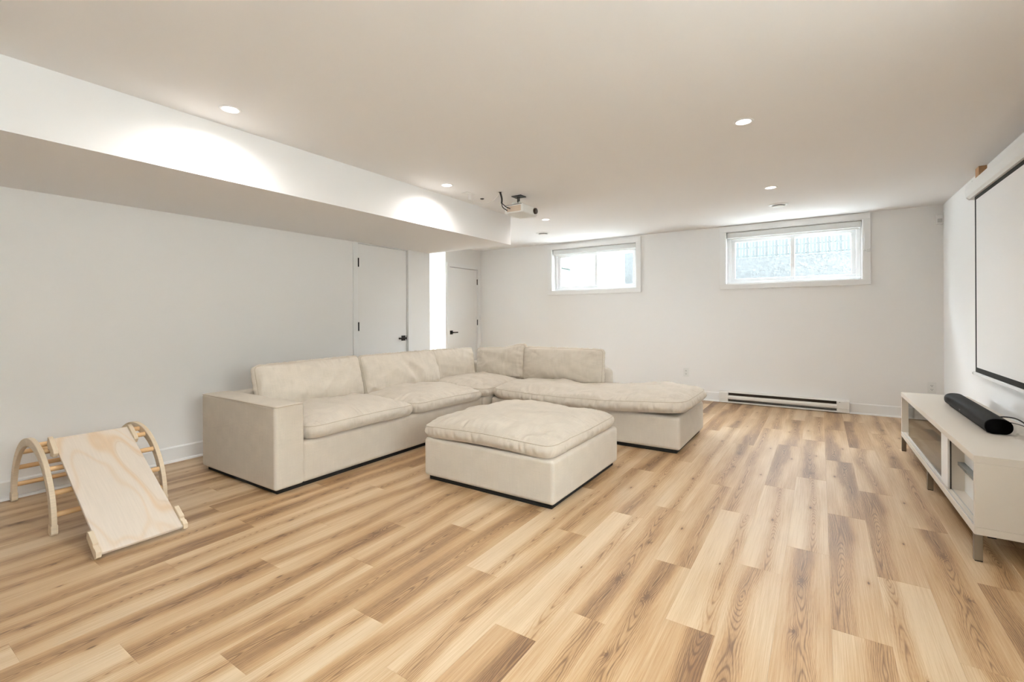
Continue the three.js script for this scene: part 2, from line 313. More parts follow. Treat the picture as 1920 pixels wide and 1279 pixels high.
// ------------------------------------------------------------------ sofa cushions
// a boxed cushion: crowned top and bottom panels on a soft-cornered outline, a boxing strip with gathers, and a welt round each seam
function cushionGeometry({ w, d, edge, top, bottom = 0.012, n = 9, wr = 0.006, fold = 0.004, seed = 1, under = 0.012, ear = 0, dy = () => 0, puff = () => 1, warp = (x, z) => [x, z], bulge = 0.014, step = 0.010 }) {
  const nu = Math.max(24, Math.round(w / step)), nv = Math.max(20, Math.round(d / step)), z0 = seed * 7.3;
  const outline = (u, v) => { const m = Math.max(Math.abs(u), Math.abs(v)); if (m < 1e-6) return [0, 0]; const k = m / Math.pow(Math.pow(Math.abs(u), n) + Math.pow(Math.abs(v), n), 1 / n) * (1 + ear * Math.pow(Math.abs(u * v), 8)); return [u * k, v * k]; };
  const plan = (u, v) => { const [a, b] = outline(u, v); return warp(a * w / 2, b * d / 2); };
  const f = (a) => Math.pow(Math.max(0, 1 - Math.pow(Math.abs(a), 2.4)), 0.6), inX = 1 - 2 * under / w, inZ = 1 - 2 * under / d;
  const gather = (s, dist, k) => 1.3 * Math.exp(-dist / 0.05) * ridge(noise(s * 34 + k * 9, dist * 6, z0 + 5)) + Math.exp(-dist / 0.14) * (0.9 * ridge(noise(s * 11 + 0.25 * dist * 20 + k * 13, dist * 3, z0)) + 0.7 * ridge(noise(s * 23 + k * 5, dist * 5, z0 + 3)));
  function ridge(v) { return 0.55 - 2.2 * Math.abs(v); }
  function panel(side) {
    const P = [], UV = [], I = [];
    for (let j = 0; j <= nv; j++) for (let i = 0; i <= nu; i++) {
      const u = i / nu * 2 - 1, v = j / nv * 2 - 1, [x, z] = plan(u, v);
      const dl = (u + 1) * w / 2, dr = (1 - u) * w / 2, db = (v + 1) * d / 2, df = (1 - v) * d / 2;
      let y = edge / 2 + (side > 0 ? top : bottom) * f(u) * f(v) * (side > 0 ? puff(x, z) : 1);
      const inside = Math.min(1, 4 * f(u) * f(v));
      if (side > 0) {
        const g = gather(z, dl, 1) + gather(z, dr, 2) + gather(x, db, 3) + gather(x, df, 4);
        const big = noise(x * 3.1 + z * 2.2, z * 3.4 - x * 1.5, z0 + 8), long = noise(x * 2.2 - z * 5.5, x * 1.2 + z * 1.7, z0 + 15);
        y += inside * (wr * g + fold * 2.2 * big + fold * (1.2 - 3 * Math.abs(long)) + 0.6 * fold * (1 - 4 * Math.abs(noise(x * 6 + z * 5, z * 2 - x * 3, z0 + 31))));
      }
      P.push(side > 0 ? x : x * inX, side * y + dy(x, z, side), side > 0 ? z : z * inZ); UV.push(x, z);
    }
    for (let j = 0; j < nv; j++) for (let i = 0; i < nu; i++) { const a = j * (nu + 1) + i, b = a + 1, c = a + nu + 1, e = c + 1; if (side > 0) I.push(a, c, b, b, c, e); else I.push(a, b, c, b, e, c); }
    return finish(P, UV, I);
  }
  const rim = [];
  for (let i = 0; i < nu; i++) rim.push([i / nu * 2 - 1, 1]);
  for (let j = 0; j < nv; j++) rim.push([1, 1 - j / nv * 2]);
  for (let i = 0; i < nu; i++) rim.push([1 - i / nu * 2, -1]);
  for (let j = 0; j < nv; j++) rim.push([-1, j / nv * 2 - 1]);
  function band() {
    const P = [], UV = [], I = [], K = 8, R = rim.length;
    let s = 0, last = null;
    for (let i = 0; i <= R; i++) {
      const [u, v] = rim[i % R], [x, z] = plan(u, v), q = plan(u * 1.001, v * 1.001);
      const [xa, za] = plan(...rim[(i + R - 1) % R]), [xb, zb] = plan(...rim[(i + 1) % R]);
      let nx = -(zb - za), nz = xb - xa; const l = Math.hypot(nx, nz) || 1; nx /= l; nz /= l;
      if (nx * x + nz * z < 0) { nx = -nx; nz = -nz; }
      if (last) s += Math.hypot(x - last[0], z - last[1]); last = [x, z];
      for (let k = 0; k <= K; k++) {
        const t = k / K, y = edge / 2 - edge * t, b = Math.sin(Math.PI * t);
        const o = bulge * b - under * t * t + b * wr * (0.8 * ridge(noise(s * 15, y * 9, z0 + 21)) + 0.9 * ridge(noise(s * 33, y * 8, z0 + 23)));
        P.push(x + nx * o, y + dy(x, z, 1 - 2 * t), z + nz * o); UV.push(s, y);
      }
    }
    for (let i = 0; i < R; i++) for (let k = 0; k < K; k++) { const a = i * (K + 1) + k, b = a + 1, c = a + K + 1, e = c + 1; I.push(a, b, c, b, e, c); }
    return finish(P, UV, I);
  }
  const finish = (P, UV, I) => { const g = new THREE.BufferGeometry(); g.setAttribute('position', new THREE.Float32BufferAttribute(P, 3)); g.setAttribute('uv', new THREE.Float32BufferAttribute(UV, 2)); g.setIndex(I); g.computeVertexNormals(); return g; };
  const welt = (side) => tube(rim.filter((_, i) => i % 2 === 0).map(([u, v]) => { const [x, z] = plan(u, v); return [x * (side > 0 ? 1.001 : inX), side * edge / 2 + dy(x, z, side), z * (side > 0 ? 1.001 : inZ)]; }), 0.0024, 300, 6, true);
  return { body: mergeGeometries([panel(1), band(), panel(-1)]), welts: [welt(1), welt(-1)] };
}
function cushionPart(name, parent, spec, pos) {
  const c = cushionGeometry(spec), m = mesh(name, c.body, M.linen, parent);
  m.position.set(...pos);
  for (const w of c.welts) mesh('piping', w, M.piping, m);
  return m;
}
function backCushion(label, spec, pos, turn, lean, roll = 0) {
  const o = thing('back_cushion', label, 'cushion', pos, 0, 'back cushions of the sectional sofa');
  o.rotation.order = 'YXZ'; o.rotation.set(-lean, turn, roll);
  const c = cushionGeometry({ n: 14, wr: 0.006, fold: 0.010, edge: 0.06, top: 0.075, bottom: 0.05, under: 0, ear: 0.02, ...spec });
  const turnUp = (g) => g.rotateX(Math.PI / 2);
  mesh('cover', turnUp(c.body), M.linen, o);
  for (const w of c.welts) mesh('piping', turnUp(w), M.piping, o);
  return o;
}

// ------------------------------------------------------------------ sectional sofa
{
  const s = thing('sofa', 'cream linen two-seat sofa section with one wide square arm, nearest the left wall', 'sofa', [-3.474, 0, -2.806], 0, 'sections of the cream sectional sofa');
  const at = (g) => g.translate(3.474, 0, 2.806);
  mesh('base', at(rbox(-3.81, -2.966, 0.03, 0.315, -3.93, -1.88, 0.03, 4)), M.linen, s);
  mesh('backrest', at(rbox(-3.978, -3.80, 0.03, 0.578, -3.93, -1.875, 0.035, 4)), M.linen, s);
  const arm = mesh('armrest', at(rbox(-3.982, -2.966, 0.03, 0.585, -1.895, -1.683, 0.022, 4)), M.linen, s);
  mesh('piping', at(tube([[-3.97, 0.578, -1.687], [-3.4, 0.581, -1.684], [-2.98, 0.579, -1.687], [-2.968, 0.577, -1.70], [-2.967, 0.579, -1.79], [-2.969, 0.577, -1.885]], 0.003, 80, 6)), M.piping, arm);
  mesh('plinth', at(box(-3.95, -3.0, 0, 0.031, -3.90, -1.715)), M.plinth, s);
  cushionPart('seat_cushion', s, { w: 0.87, d: 1.02, edge: 0.085, top: 0.074, seed: 2, wr: 0.010, fold: 0.008, dy: (x, z, k) => 0.016 * Math.cos(z * 2.4) * (x > 0 ? 1 : 0.6) - 0.006 }, [-3.36 + 3.474, 0.365, -2.418 + 2.806]);
  cushionPart('seat_cushion', s, { w: 0.87, d: 0.965, edge: 0.085, top: 0.072, seed: 3, wr: 0.010, fold: 0.008, dy: (x, z, k) => 0.012 * Math.sin(z * 3 + 1) - 0.01 }, [-3.36 + 3.474, 0.365, -3.418 + 2.806]);
}
{
  const s = thing('corner_sofa', 'cream linen corner sofa section where the two runs meet', 'sofa', [-3.466, 0, -4.46], 0, 'sections of the cream sectional sofa');
  const at = (g) => g.translate(3.466, 0, 4.46);
  mesh('base', at(rbox(-3.81, -2.955, 0.03, 0.315, -4.80, -3.94, 0.03, 4)), M.linen, s);
  mesh('backrest', at([rbox(-3.982, -3.80, 0.03, 0.585, -4.98, -3.94, 0.035, 4), rbox(-3.9, -2.955, 0.03, 0.585, -4.98, -4.80, 0.035, 4)].reduce((a, g) => mergeGeometries([a, g]))), M.linen, s);
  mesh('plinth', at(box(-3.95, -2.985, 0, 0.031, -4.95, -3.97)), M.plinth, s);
  cushionPart('seat_cushion', s, { w: 0.85, d: 0.86, edge: 0.08, top: 0.085, seed: 4, wr: 0.008, fold: 0.008, dy: () => 0.0 }, [-3.367 + 3.466, 0.36, -4.362 + 4.46]);
}
{
  const s = thing('chaise', 'long cream linen chaise section with one seat cushion, nearest the windows', 'sofa', [-1.962, 0, -4.506], 0, 'sections of the cream sectional sofa');
  const at = (g) => g.translate(1.962, 0, 4.506);
  mesh('base', at(rbox(-2.94, -0.985, 0.03, 0.31, -4.98, -4.033, 0.028, 4)), M.linen, s);
  mesh('backrest', at(rbox(-2.94, -1.92, 0.25, 0.59, -4.98, -4.815, 0.06, 5)), M.linen, s);
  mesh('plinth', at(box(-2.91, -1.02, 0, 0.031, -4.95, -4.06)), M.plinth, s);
  const wave = (x) => 0.034 * smooth(0.2, 1.0, x) - 0.012 * Math.exp(-(((x + 0.25) / 0.45) ** 2));
  cushionPart('seat_cushion', s, { w: 1.99, d: 1.0, edge: 0.092, top: 0.08, bottom: 0.01, seed: 5, wr: 0.013, fold: 0.009, n: 8, bulge: 0.02, dy: (x, z, k) => wave(x),
    puff: (x) => 1 - 0.42 * Math.exp(-(((x - 0.08) / 0.3) ** 2)) + 0.2 * smooth(0.3, 0.8, x), warp: (x, z) => [x, z < 0 ? z * (1 - 0.34 * (1 - smooth(-0.1, 0.15, x))) : z] }, [-1.938 + 1.962, 0.36, -4.478 + 4.506]);
}
{
  const s = thing('ottoman', 'square cream linen ottoman standing alone in front of the sectional', 'ottoman', [-1.86, 0, -2.985]);
  mesh('base', rbox(-0.528, 0.528, 0.03, 0.302, -0.53, 0.53, 0.025, 4), M.linen, s);
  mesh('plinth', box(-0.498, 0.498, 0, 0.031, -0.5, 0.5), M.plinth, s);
  cushionPart('seat_cushion', s, { w: 1.062, d: 1.06, edge: 0.078, top: 0.095, seed: 6, wr: 0.010, fold: 0.008, n: 16, bulge: 0.012, dy: (x, z) => 0.008 * Math.cos(x * 5) * (z > 0.3 ? 1 : 0.3) - 0.004 * Math.cos(z * 6) }, [-0.016, 0.347, 0.002]);
}
backCushion('cream back cushion nearest the wide arm of the sofa', { w: 0.98, d: 0.38, seed: 11 }, [-3.675, 0.60, -2.425], Math.PI / 2, 0.25, 0.01);
backCushion('cream back cushion with a crease down its middle, in front of the closed door', { w: 1.03, d: 0.38, seed: 12, puff: (x, z) => 1 - 0.55 * Math.exp(-(((x - 0.06 - z * 0.7) / 0.07) ** 2)) }, [-3.705, 0.595, -3.485], Math.PI / 2, 0.3, -0.005);
backCushion('narrow cream back cushion on the left of the sofa corner', { w: 0.56, d: 0.37, seed: 13 }, [-3.70, 0.588, -4.30], 1.22, 0.22);
backCushion('cream back cushion with a raised top corner, on the right of the sofa corner', { w: 0.66, d: 0.36, seed: 14, warp: (x, z) => [x, z < 0 ? z * (1 + 0.2 * smooth(0.02, 0.27, x)) : z] }, [-3.265, 0.60, -4.705], 0.12, 0.12, 0.04);
backCushion('cream back cushion on the chaise, farthest to the right', { w: 0.99, d: 0.37, seed: 15 }, [-2.44, 0.615, -4.715], 0.0, 0.1);

// ------------------------------------------------------------------ toddler climbing arch and its ramp
{
  const CX = -3.895, R0 = 0.455, RY = 0.46, t = thing('climbing_arch', 'birch plywood climbing arch with round rungs, by the left wall', 'climbing toy', [CX, 0, -0.99]);
  const sh = new THREE.Shape(), wd = 0.05, foot = 0.05;
  const pts = [];
  for (let i = 0; i <= 40; i++) { const a = Math.PI * i / 40; pts.push([R0 * Math.cos(a), foot + (RY - foot) * Math.sin(a)]); }
  for (let i = 40; i >= 0; i--) { const a = Math.PI * i / 40; pts.push([(R0 - wd) * Math.cos(a), foot + (RY - foot - wd) * Math.sin(a)]); }
  for (const z of [0.245, -0.265]) {
    const side = mesh('side_panel', metricUV(extrude(pts, 0.018, 0.003).translate(0, 0, z)), M.birch, t);
    for (const sx of [-1, 1]) mesh('foot', metricUV(extrude([[sx * (R0 - wd / 2) - 0.028, 0.012], [sx * (R0 - wd / 2) - 0.014, 0], [sx * (R0 - wd / 2) + 0.014, 0], [sx * (R0 - wd / 2) + 0.028, 0.012], [sx * (R0 - wd / 2) + 0.026, 0.055], [sx * (R0 - wd / 2) - 0.026, 0.055]], 0.024, 0.003).translate(0, 0, z - 0.003)), M.birch, side);
  }
  const rc = R0 - wd / 2;
  for (const deg of [8, 25, 46, 67, 80, 133, 154, 172]) {
    const a = deg * Math.PI / 180;
    mesh('rung', cyl(0.0145, 0.0145, 0.5, 0, 0, 0, 20).rotateX(Math.PI / 2).translate(rc * Math.cos(a), foot + (RY - foot - wd / 2) * Math.sin(a), 0), M.rung, t);
  }
  // ramp: local x runs down the slope, hooked on a rung at the top and resting on the floor
  const top = new THREE.Vector2(-3.715, 0.474), low = new THREE.Vector2(-2.915, 0.03), L = top.distanceTo(low), ang = Math.atan2(top.y - low.y, low.x - top.x);
  const r = thing('climbing_ramp', 'pale plywood ramp board leaning on the climbing arch', 'climbing toy', [top.x, top.y, -0.963]);
  r.rotation.z = -ang;
  const board = new RoundedBoxGeometry(L, 0.015, 0.35, 2, 0.003).translate(L / 2, -0.0075, 0);
  { const p = board.attributes.position, uv = board.attributes.uv; for (let i = 0; i < p.count; i++) uv.setXY(i, 0.5 + p.getZ(i) / 0.36, 1 - p.getX(i) / L); }
  mesh('panel', board, M.ply, r);
  for (const z of [-0.194, 0.176]) {
    mesh('hook', metricUV(extrude([[-0.004, 0.012], [0.02, 0.018], [0.12, 0.012], [0.135, 0.0], [0.13, -0.03], [0.085, -0.055], [0.075, -0.035], [0.05, -0.03], [0.035, -0.05], [0.0, -0.03]], 0.018, 0.002).translate(0, 0, z)), M.birch, r);
    mesh('hook', metricUV(extrude([[L - 0.15, 0.008], [L - 0.135, 0.018], [L - 0.055, 0.018], [L - 0.05, 0.008], [L - 0.03, 0.008], [L - 0.026, 0.016], [L + 0.0, 0.012], [L + 0.012, -0.01], [L + 0.0, -0.032], [L - 0.05, -0.03], [L - 0.14, -0.025]], 0.018, 0.002).translate(0, 0, z)), M.birch, r);
  }
}

// ------------------------------------------------------------------ TV bench and soundbar
{
  const t = thing('tv_bench', 'low cream media bench with a sliding glass door and steel legs', 'tv bench', [0.604, 0, -3.05], 0.013), L = 2.15, D = 0.42;
  mesh('top', rbox(0, D, 0.466, 0.5, -L, 0, 0.002), M.laminate, t);
  mesh('bottom_panel', rbox(0, D, 0.126, 0.162, -L, 0, 0.002), M.laminate, t);
  for (const z of [0, -L + 0.022]) mesh('side_panel', rbox(0.002, D - 0.002, 0.162, 0.466, z - 0.022, z - 0.001, 0.002), M.laminate, t);
  mesh('partition', box(0.03, D - 0.03, 0.162, 0.466, -0.60, -0.582), M.laminate, t);
  mesh('partition', box(0.03, D - 0.03, 0.162, 0.466, -1.905, -1.887), M.laminate, t);
  mesh('back_panel', [box(0.085, 0.097, 0.162, 0.466, -0.582, -0.022), box(0.085, 0.097, 0.162, 0.466, -L + 0.022, -1.93), box(D - 0.012, D - 0.004, 0.162, 0.466, -1.912, -0.6)], M.laminateWhite, t);
  for (const [a, b] of [[-0.582, -0.03], [-L + 0.03, -1.93]]) mesh('shelf', rbox(0.055, 0.085, 0.306, 0.325, a, b, 0.002), M.shelfGlass, t);
  const d = mesh('sliding_door', [box(0.012, 0.026, 0.166, 0.462, -0.735, -0.575), box(0.012, 0.026, 0.166, 0.178, -1.9, -0.735), box(0.012, 0.026, 0.454, 0.462, -1.9, -0.735)], M.laminateWhite, t);
  mesh('pane', box(0.016, 0.02, 0.178, 0.454, -1.9, -0.735), M.doorGlass, d);
  for (const [a, b] of [[-1.908, -1.9], [-0.575, -0.569]]) mesh('edge_strip', box(0.021, 0.027, 0.166, 0.462, a, b), M.strip, d);
  mesh('track', [box(0.004, 0.008, 0.162, 0.166, -L + 0.03, -0.03), box(0.03, 0.034, 0.162, 0.166, -L + 0.03, -0.03)], M.plasticGrey, t);
  for (const z of [-0.002, -1.065, -L + 0.032]) for (const x of [0.001, D - 0.031]) { const l = mesh('leg', rbox(x, x + 0.03, 0.004, 0.126, z - 0.03, z, 0.002), M.steel, t); mesh('foot_cap', box(x + 0.001, x + 0.029, 0, 0.004, z - 0.029, z - 0.001), M.black, l); }
  mesh('rail', [box(0.06, 0.09, 0.1, 0.126, -L + 0.06, -0.06), box(0.32, 0.35, 0.1, 0.126, -L + 0.06, -0.06)], M.slot, t);
}
{
  const z0 = -3.63, z1 = -4.66, s = thing('soundbar', 'long black soundbar with rounded sides, on the media bench', 'speaker', [0.82, 0.5, (z0 + z1) / 2]), L = z0 - z1;
  const p = []; const hw = 0.0575, hh = 0.0435;
  for (let i = 0; i < 40; i++) { const a = i / 40 * Math.PI * 2, c = Math.cos(a), q = Math.sin(a); p.push([hw * Math.sign(c) * Math.pow(Math.abs(c), 0.82), Math.max(-hh + 0.004, hh * Math.sign(q) * Math.pow(Math.abs(q), 0.85)) + hh + 0.001]); }
  mesh('housing', extrude(p, L - 0.012).translate(0, 0, -L / 2 + 0.006), M.soundbar, s);
  for (const z of [L / 2 - 0.006, -L / 2]) mesh('end_cap', extrude(p.map(([a, b]) => [a * 0.985, (b - hh) * 0.985 + hh]), 0.006).translate(0, 0, z), M.grille, s);
  mesh('base_pad', rbox(-0.035, 0.035, 0, 0.006, -L / 2 + 0.05, L / 2 - 0.05, 0.002), M.grille, s);
  mesh('badge', rbox(-0.0585, -0.0565, 0.036, 0.044, -0.06, -0.02, 0.001), std('#2b2a26', 0.4), s);
  const c = tag(mesh('power_cable', [tube([[0.885, 0.524, -4.06], [0.925, 0.545, -4.0], [0.965, 0.548, -3.93], [0.998, 0.515, -3.86], [1.034, 0.44, -3.80], [1.045, 0.30, -3.79]], 0.004), tube([[0.885, 0.515, -4.02], [0.92, 0.520, -3.97], [0.955, 0.522, -3.93], [1.0, 0.505, -3.86], [1.035, 0.42, -3.81], [1.042, 0.3, -3.80]], 0.0025)], M.cable), 'black cable looping out behind the soundbar', 'cable');
}

// ------------------------------------------------------------------ projector screen on the right wall
{
  const z0 = -5.425, z1 = -3.02, t = thing('projection_screen', 'pulled-down white projection screen with a black border, hung along the right wall', 'screen', [XR, 0, (z0 + z1) / 2]), o = (g) => g.translate(0, 0, -(z0 + z1) / 2);
  const prof = [[-0.012, 2.245], [-0.062, 2.262], [-0.088, 2.247], [-0.095, 2.2], [-0.088, 2.152], [-0.07, 2.135], [-0.03, 2.135], [-0.012, 2.15]];
  mesh('case', o(extrude(prof, z1 - z0 - 0.03, 0.002).translate(0, 0, z0 + 0.015)), M.screenCase, t);
  for (const z of [z0, z1 - 0.018]) mesh('end_cap', o(extrude(prof.map(([x, y]) => [x - 0.0, y + (y - 2.2) * 0.06]), 0.018, 0.003).translate(0, 0, z)), M.screenCase, t);
  const f0 = -5.325, f1 = -3.12, xf = -0.052, y0 = 0.692, y1 = 2.14, b = 0.04;
  mesh('fabric', o(box(xf - 0.0005, xf + 0.0005, y0 + b, y1 - 0.035, f0 + b, f1 - b)), M.screen, t);
  mesh('border', o([box(xf - 0.0006, xf + 0.0006, y0, y0 + b, f0, f1), box(xf - 0.0006, xf + 0.0006, y1 - 0.035, y1, f0, f1), box(xf - 0.0006, xf + 0.0006, y0 + b, y1 - 0.035, f0, f0 + b), box(xf - 0.0006, xf + 0.0006, y0 + b, y1 - 0.035, f1 - b, f1)].reduce((a, g) => mergeGeometries([a, g]))), M.screenBlack, t);
  const bar = mesh('bottom_bar', o(rbox(xf - 0.01, xf + 0.01, y0 - 0.026, y0, f0 - 0.03, f1 + 0.03, 0.006, 3)), M.screenCase, t);
  mesh('end_cap', o(cyl(0.014, 0.014, 0.012, 0, 0, 0, 20).rotateX(Math.PI / 2).translate(xf, y0 - 0.014, f0 - 0.032)), M.plasticGrey, bar);
  mesh('bracket', o([box(-0.03, 0, 2.25, 2.34, -5.36, -5.325), box(-0.07, -0.03, 2.262, 2.272, -5.36, -5.325)].reduce((a, g) => mergeGeometries([a, g]))), M.screenCase, t);
  mesh('mounting_block', o(rbox(-0.05, 0, 2.272, H, -5.32, -5.22, 0.003)), std('#a9805a', 0.7), t);
}

// ------------------------------------------------------------------ wall fittings
{
  const x0 = -1.14, x1 = 0.282, h = thing('baseboard_heater', 'white electric baseboard heater under the wider window', 'heater', [(x0 + x1) / 2, 0, ZB]), w = (x1 - x0) / 2, e0 = -w + 0.11, e1 = w - 0.125;
  mesh('back_plate', box(-w, w, 0.012, 0.156, 0, 0.006), M.heater, h);
  mesh('hood', moulding([[0, 0.156], [0.058, 0.149], [0.062, 0.141], [0.062, 0.139], [0.056, 0.139], [0.054, 0.143], [0, 0.15]], [-w, 0, 0], [w, 0, 0], [0, 0, 1]), M.heater, h);
  mesh('front_panel', moulding([[0.056, 0.054], [0.068, 0.059], [0.072, 0.08], [0.067, 0.1], [0.056, 0.104], [0.052, 0.1], [0.058, 0.08], [0.052, 0.058]], [e0 - 0.002, 0, 0], [e1 + 0.002, 0, 0], [0, 0, 1]), M.heater, h);
  mesh('bottom_lip', box(-w, w, 0.008, 0.022, 0, 0.066), M.heater, h);
  mesh('inner_shroud', box(e0, e1, 0.022, 0.145, 0.006, 0.012), M.heaterDark, h);
  const fin = new THREE.InstancedMesh(box(-0.0006, 0.0006, -0.022, 0.022, -0.018, 0.018), M.fin, 150), m4 = new THREE.Matrix4();
  for (let i = 0; i < 150; i++) fin.setMatrixAt(i, m4.makeTranslation(e0 + 0.01 + (e1 - e0 - 0.02) * i / 149, 0.046, 0.034));
  fin.name = 'heating_fins'; fin.userData.kind = 'stuff'; h.add(fin);
  mesh('heating_tube', cyl(0.008, 0.008, e1 - e0, 0, 0, 0, 12).rotateZ(Math.PI / 2).translate((e0 + e1) / 2, 0.046, 0.034), M.fin, h);
  for (const [a, b] of [[-w, e0], [e1, w]]) mesh('end_cap', [rbox(a, b, 0.05, 0.143, 0.004, 0.069, 0.006), rbox(a, b, 0.02, 0.05, 0.004, 0.062, 0.004)], M.heater, h);
  mesh('screw', cyl(0.004, 0.004, 0.003, 0, 0, 0, 12).rotateX(Math.PI / 2).translate(e1 + 0.03, 0.13, 0.07), M.slot, h);
}
function outlet(label, x, y) {
  const o = thing('wall_outlet', label, 'outlet', [x, y, ZB], 0, 'wall outlets');
  mesh('plate', rbox(-0.037, 0.037, -0.06, 0.06, 0, 0.006, 0.003), M.plastic, o);
  for (const s of [-1, 1]) {
    const r = mesh('receptacle', rbox(-0.017, 0.017, s * 0.021 - 0.015, s * 0.021 + 0.015, 0.004, 0.0085, 0.002), M.plastic, o);
    mesh('slots', [box(-0.0085, -0.0055, s * 0.021 - 0.001, s * 0.021 + 0.009, 0.0075, 0.0088), box(0.0055, 0.0085, s * 0.021 - 0.001, s * 0.021 + 0.008, 0.0075, 0.0088), cyl(0.003, 0.003, 0.0013, 0, 0, 0, 10).rotateX(Math.PI / 2).translate(0, s * 0.021 - 0.008, 0.0082)], M.slot, r);
  }
}
outlet('white wall outlet between the windows, above the chaise end', -1.578, 0.37);
outlet('white wall outlet in the right corner, behind the media bench', 1.019, 0.361);
{
  const s = thing('motion_sensor', 'small white motion sensor high in the right back corner', 'sensor', [1.086, 2.2, ZB]);
  mesh('housing', extrude([[-0.026, -0.052], [0.026, -0.052], [0.03, 0.052], [-0.03, 0.052]], 0.03, 0.004).translate(0, 0, 0.004), M.plastic, s);
  mesh('lens', rbox(-0.02, 0.02, -0.034, 0.008, 0.03, 0.042, 0.006, 3), M.plasticGrey, s);
}

// ------------------------------------------------------------------ ceiling fittings
function downlight(label, x, z) {
  const o = thing('recessed_light', label, 'ceiling light', [x, H, z], 0, 'recessed ceiling lights');
  mesh('trim_ring', new THREE.LatheGeometry([[0.043, 0.0], [0.043, -0.003], [0.05, -0.005], [0.056, -0.003], [0.058, 0.0]].map((p) => new THREE.Vector2(...p)), 48), M.trim, o);
  mesh('lamp_lens', cyl(0.043, 0.043, 0.003, 0, -0.0015, 0, 40), lensMat, o);
  const l = new THREE.SpotLight(LAMP.color, LAMP.candela, 0, THREE.MathUtils.degToRad(LAMP.angle), 1);
  l.name = 'lamp_light'; l.position.set(0, -0.03, 0); l.shadow.radius = 2; l.target.name = 'lamp_aim'; l.target.position.set(0, -1, 0); o.add(l, l.target);
}
downlight('lit recessed light nearest the camera, above the left soffit edge', -2.816, -1.346);
downlight('lit recessed light left of the projector, along the soffit', -2.823, -3.214);
downlight('lit recessed light just beyond the projector', -2.827, -5.045);
downlight('lit recessed light alone in the middle of the right ceiling', -0.391, -3.193);
downlight('lit recessed light near the wider window, in front of the round vent', -0.383, -4.984);
function vent(label, x, z) {
  const o = thing('air_vent', label, 'air vent', [x, H, z], 0, 'round ceiling air vents');
  const lathe = (p) => new THREE.LatheGeometry(p.map((q) => new THREE.Vector2(...q)), 48);
  mesh('flange', lathe([[0.066, 0.0], [0.066, -0.004], [0.072, -0.012], [0.092, -0.006], [0.1, 0.0]]), M.plastic, o);
  mesh('throat', cyl(0.066, 0.066, 0.002, 0, -0.001, 0, 40), M.slot, o);
  mesh('disc', lathe([[0, -0.014], [0.05, -0.014], [0.058, -0.018], [0.052, -0.025], [0.0, -0.028]]), M.plastic, o);
}
vent('round white air vent in front of the wider right window', -0.372, -5.812);
vent('round white air vent left of the smaller window', -3.325, -5.852);
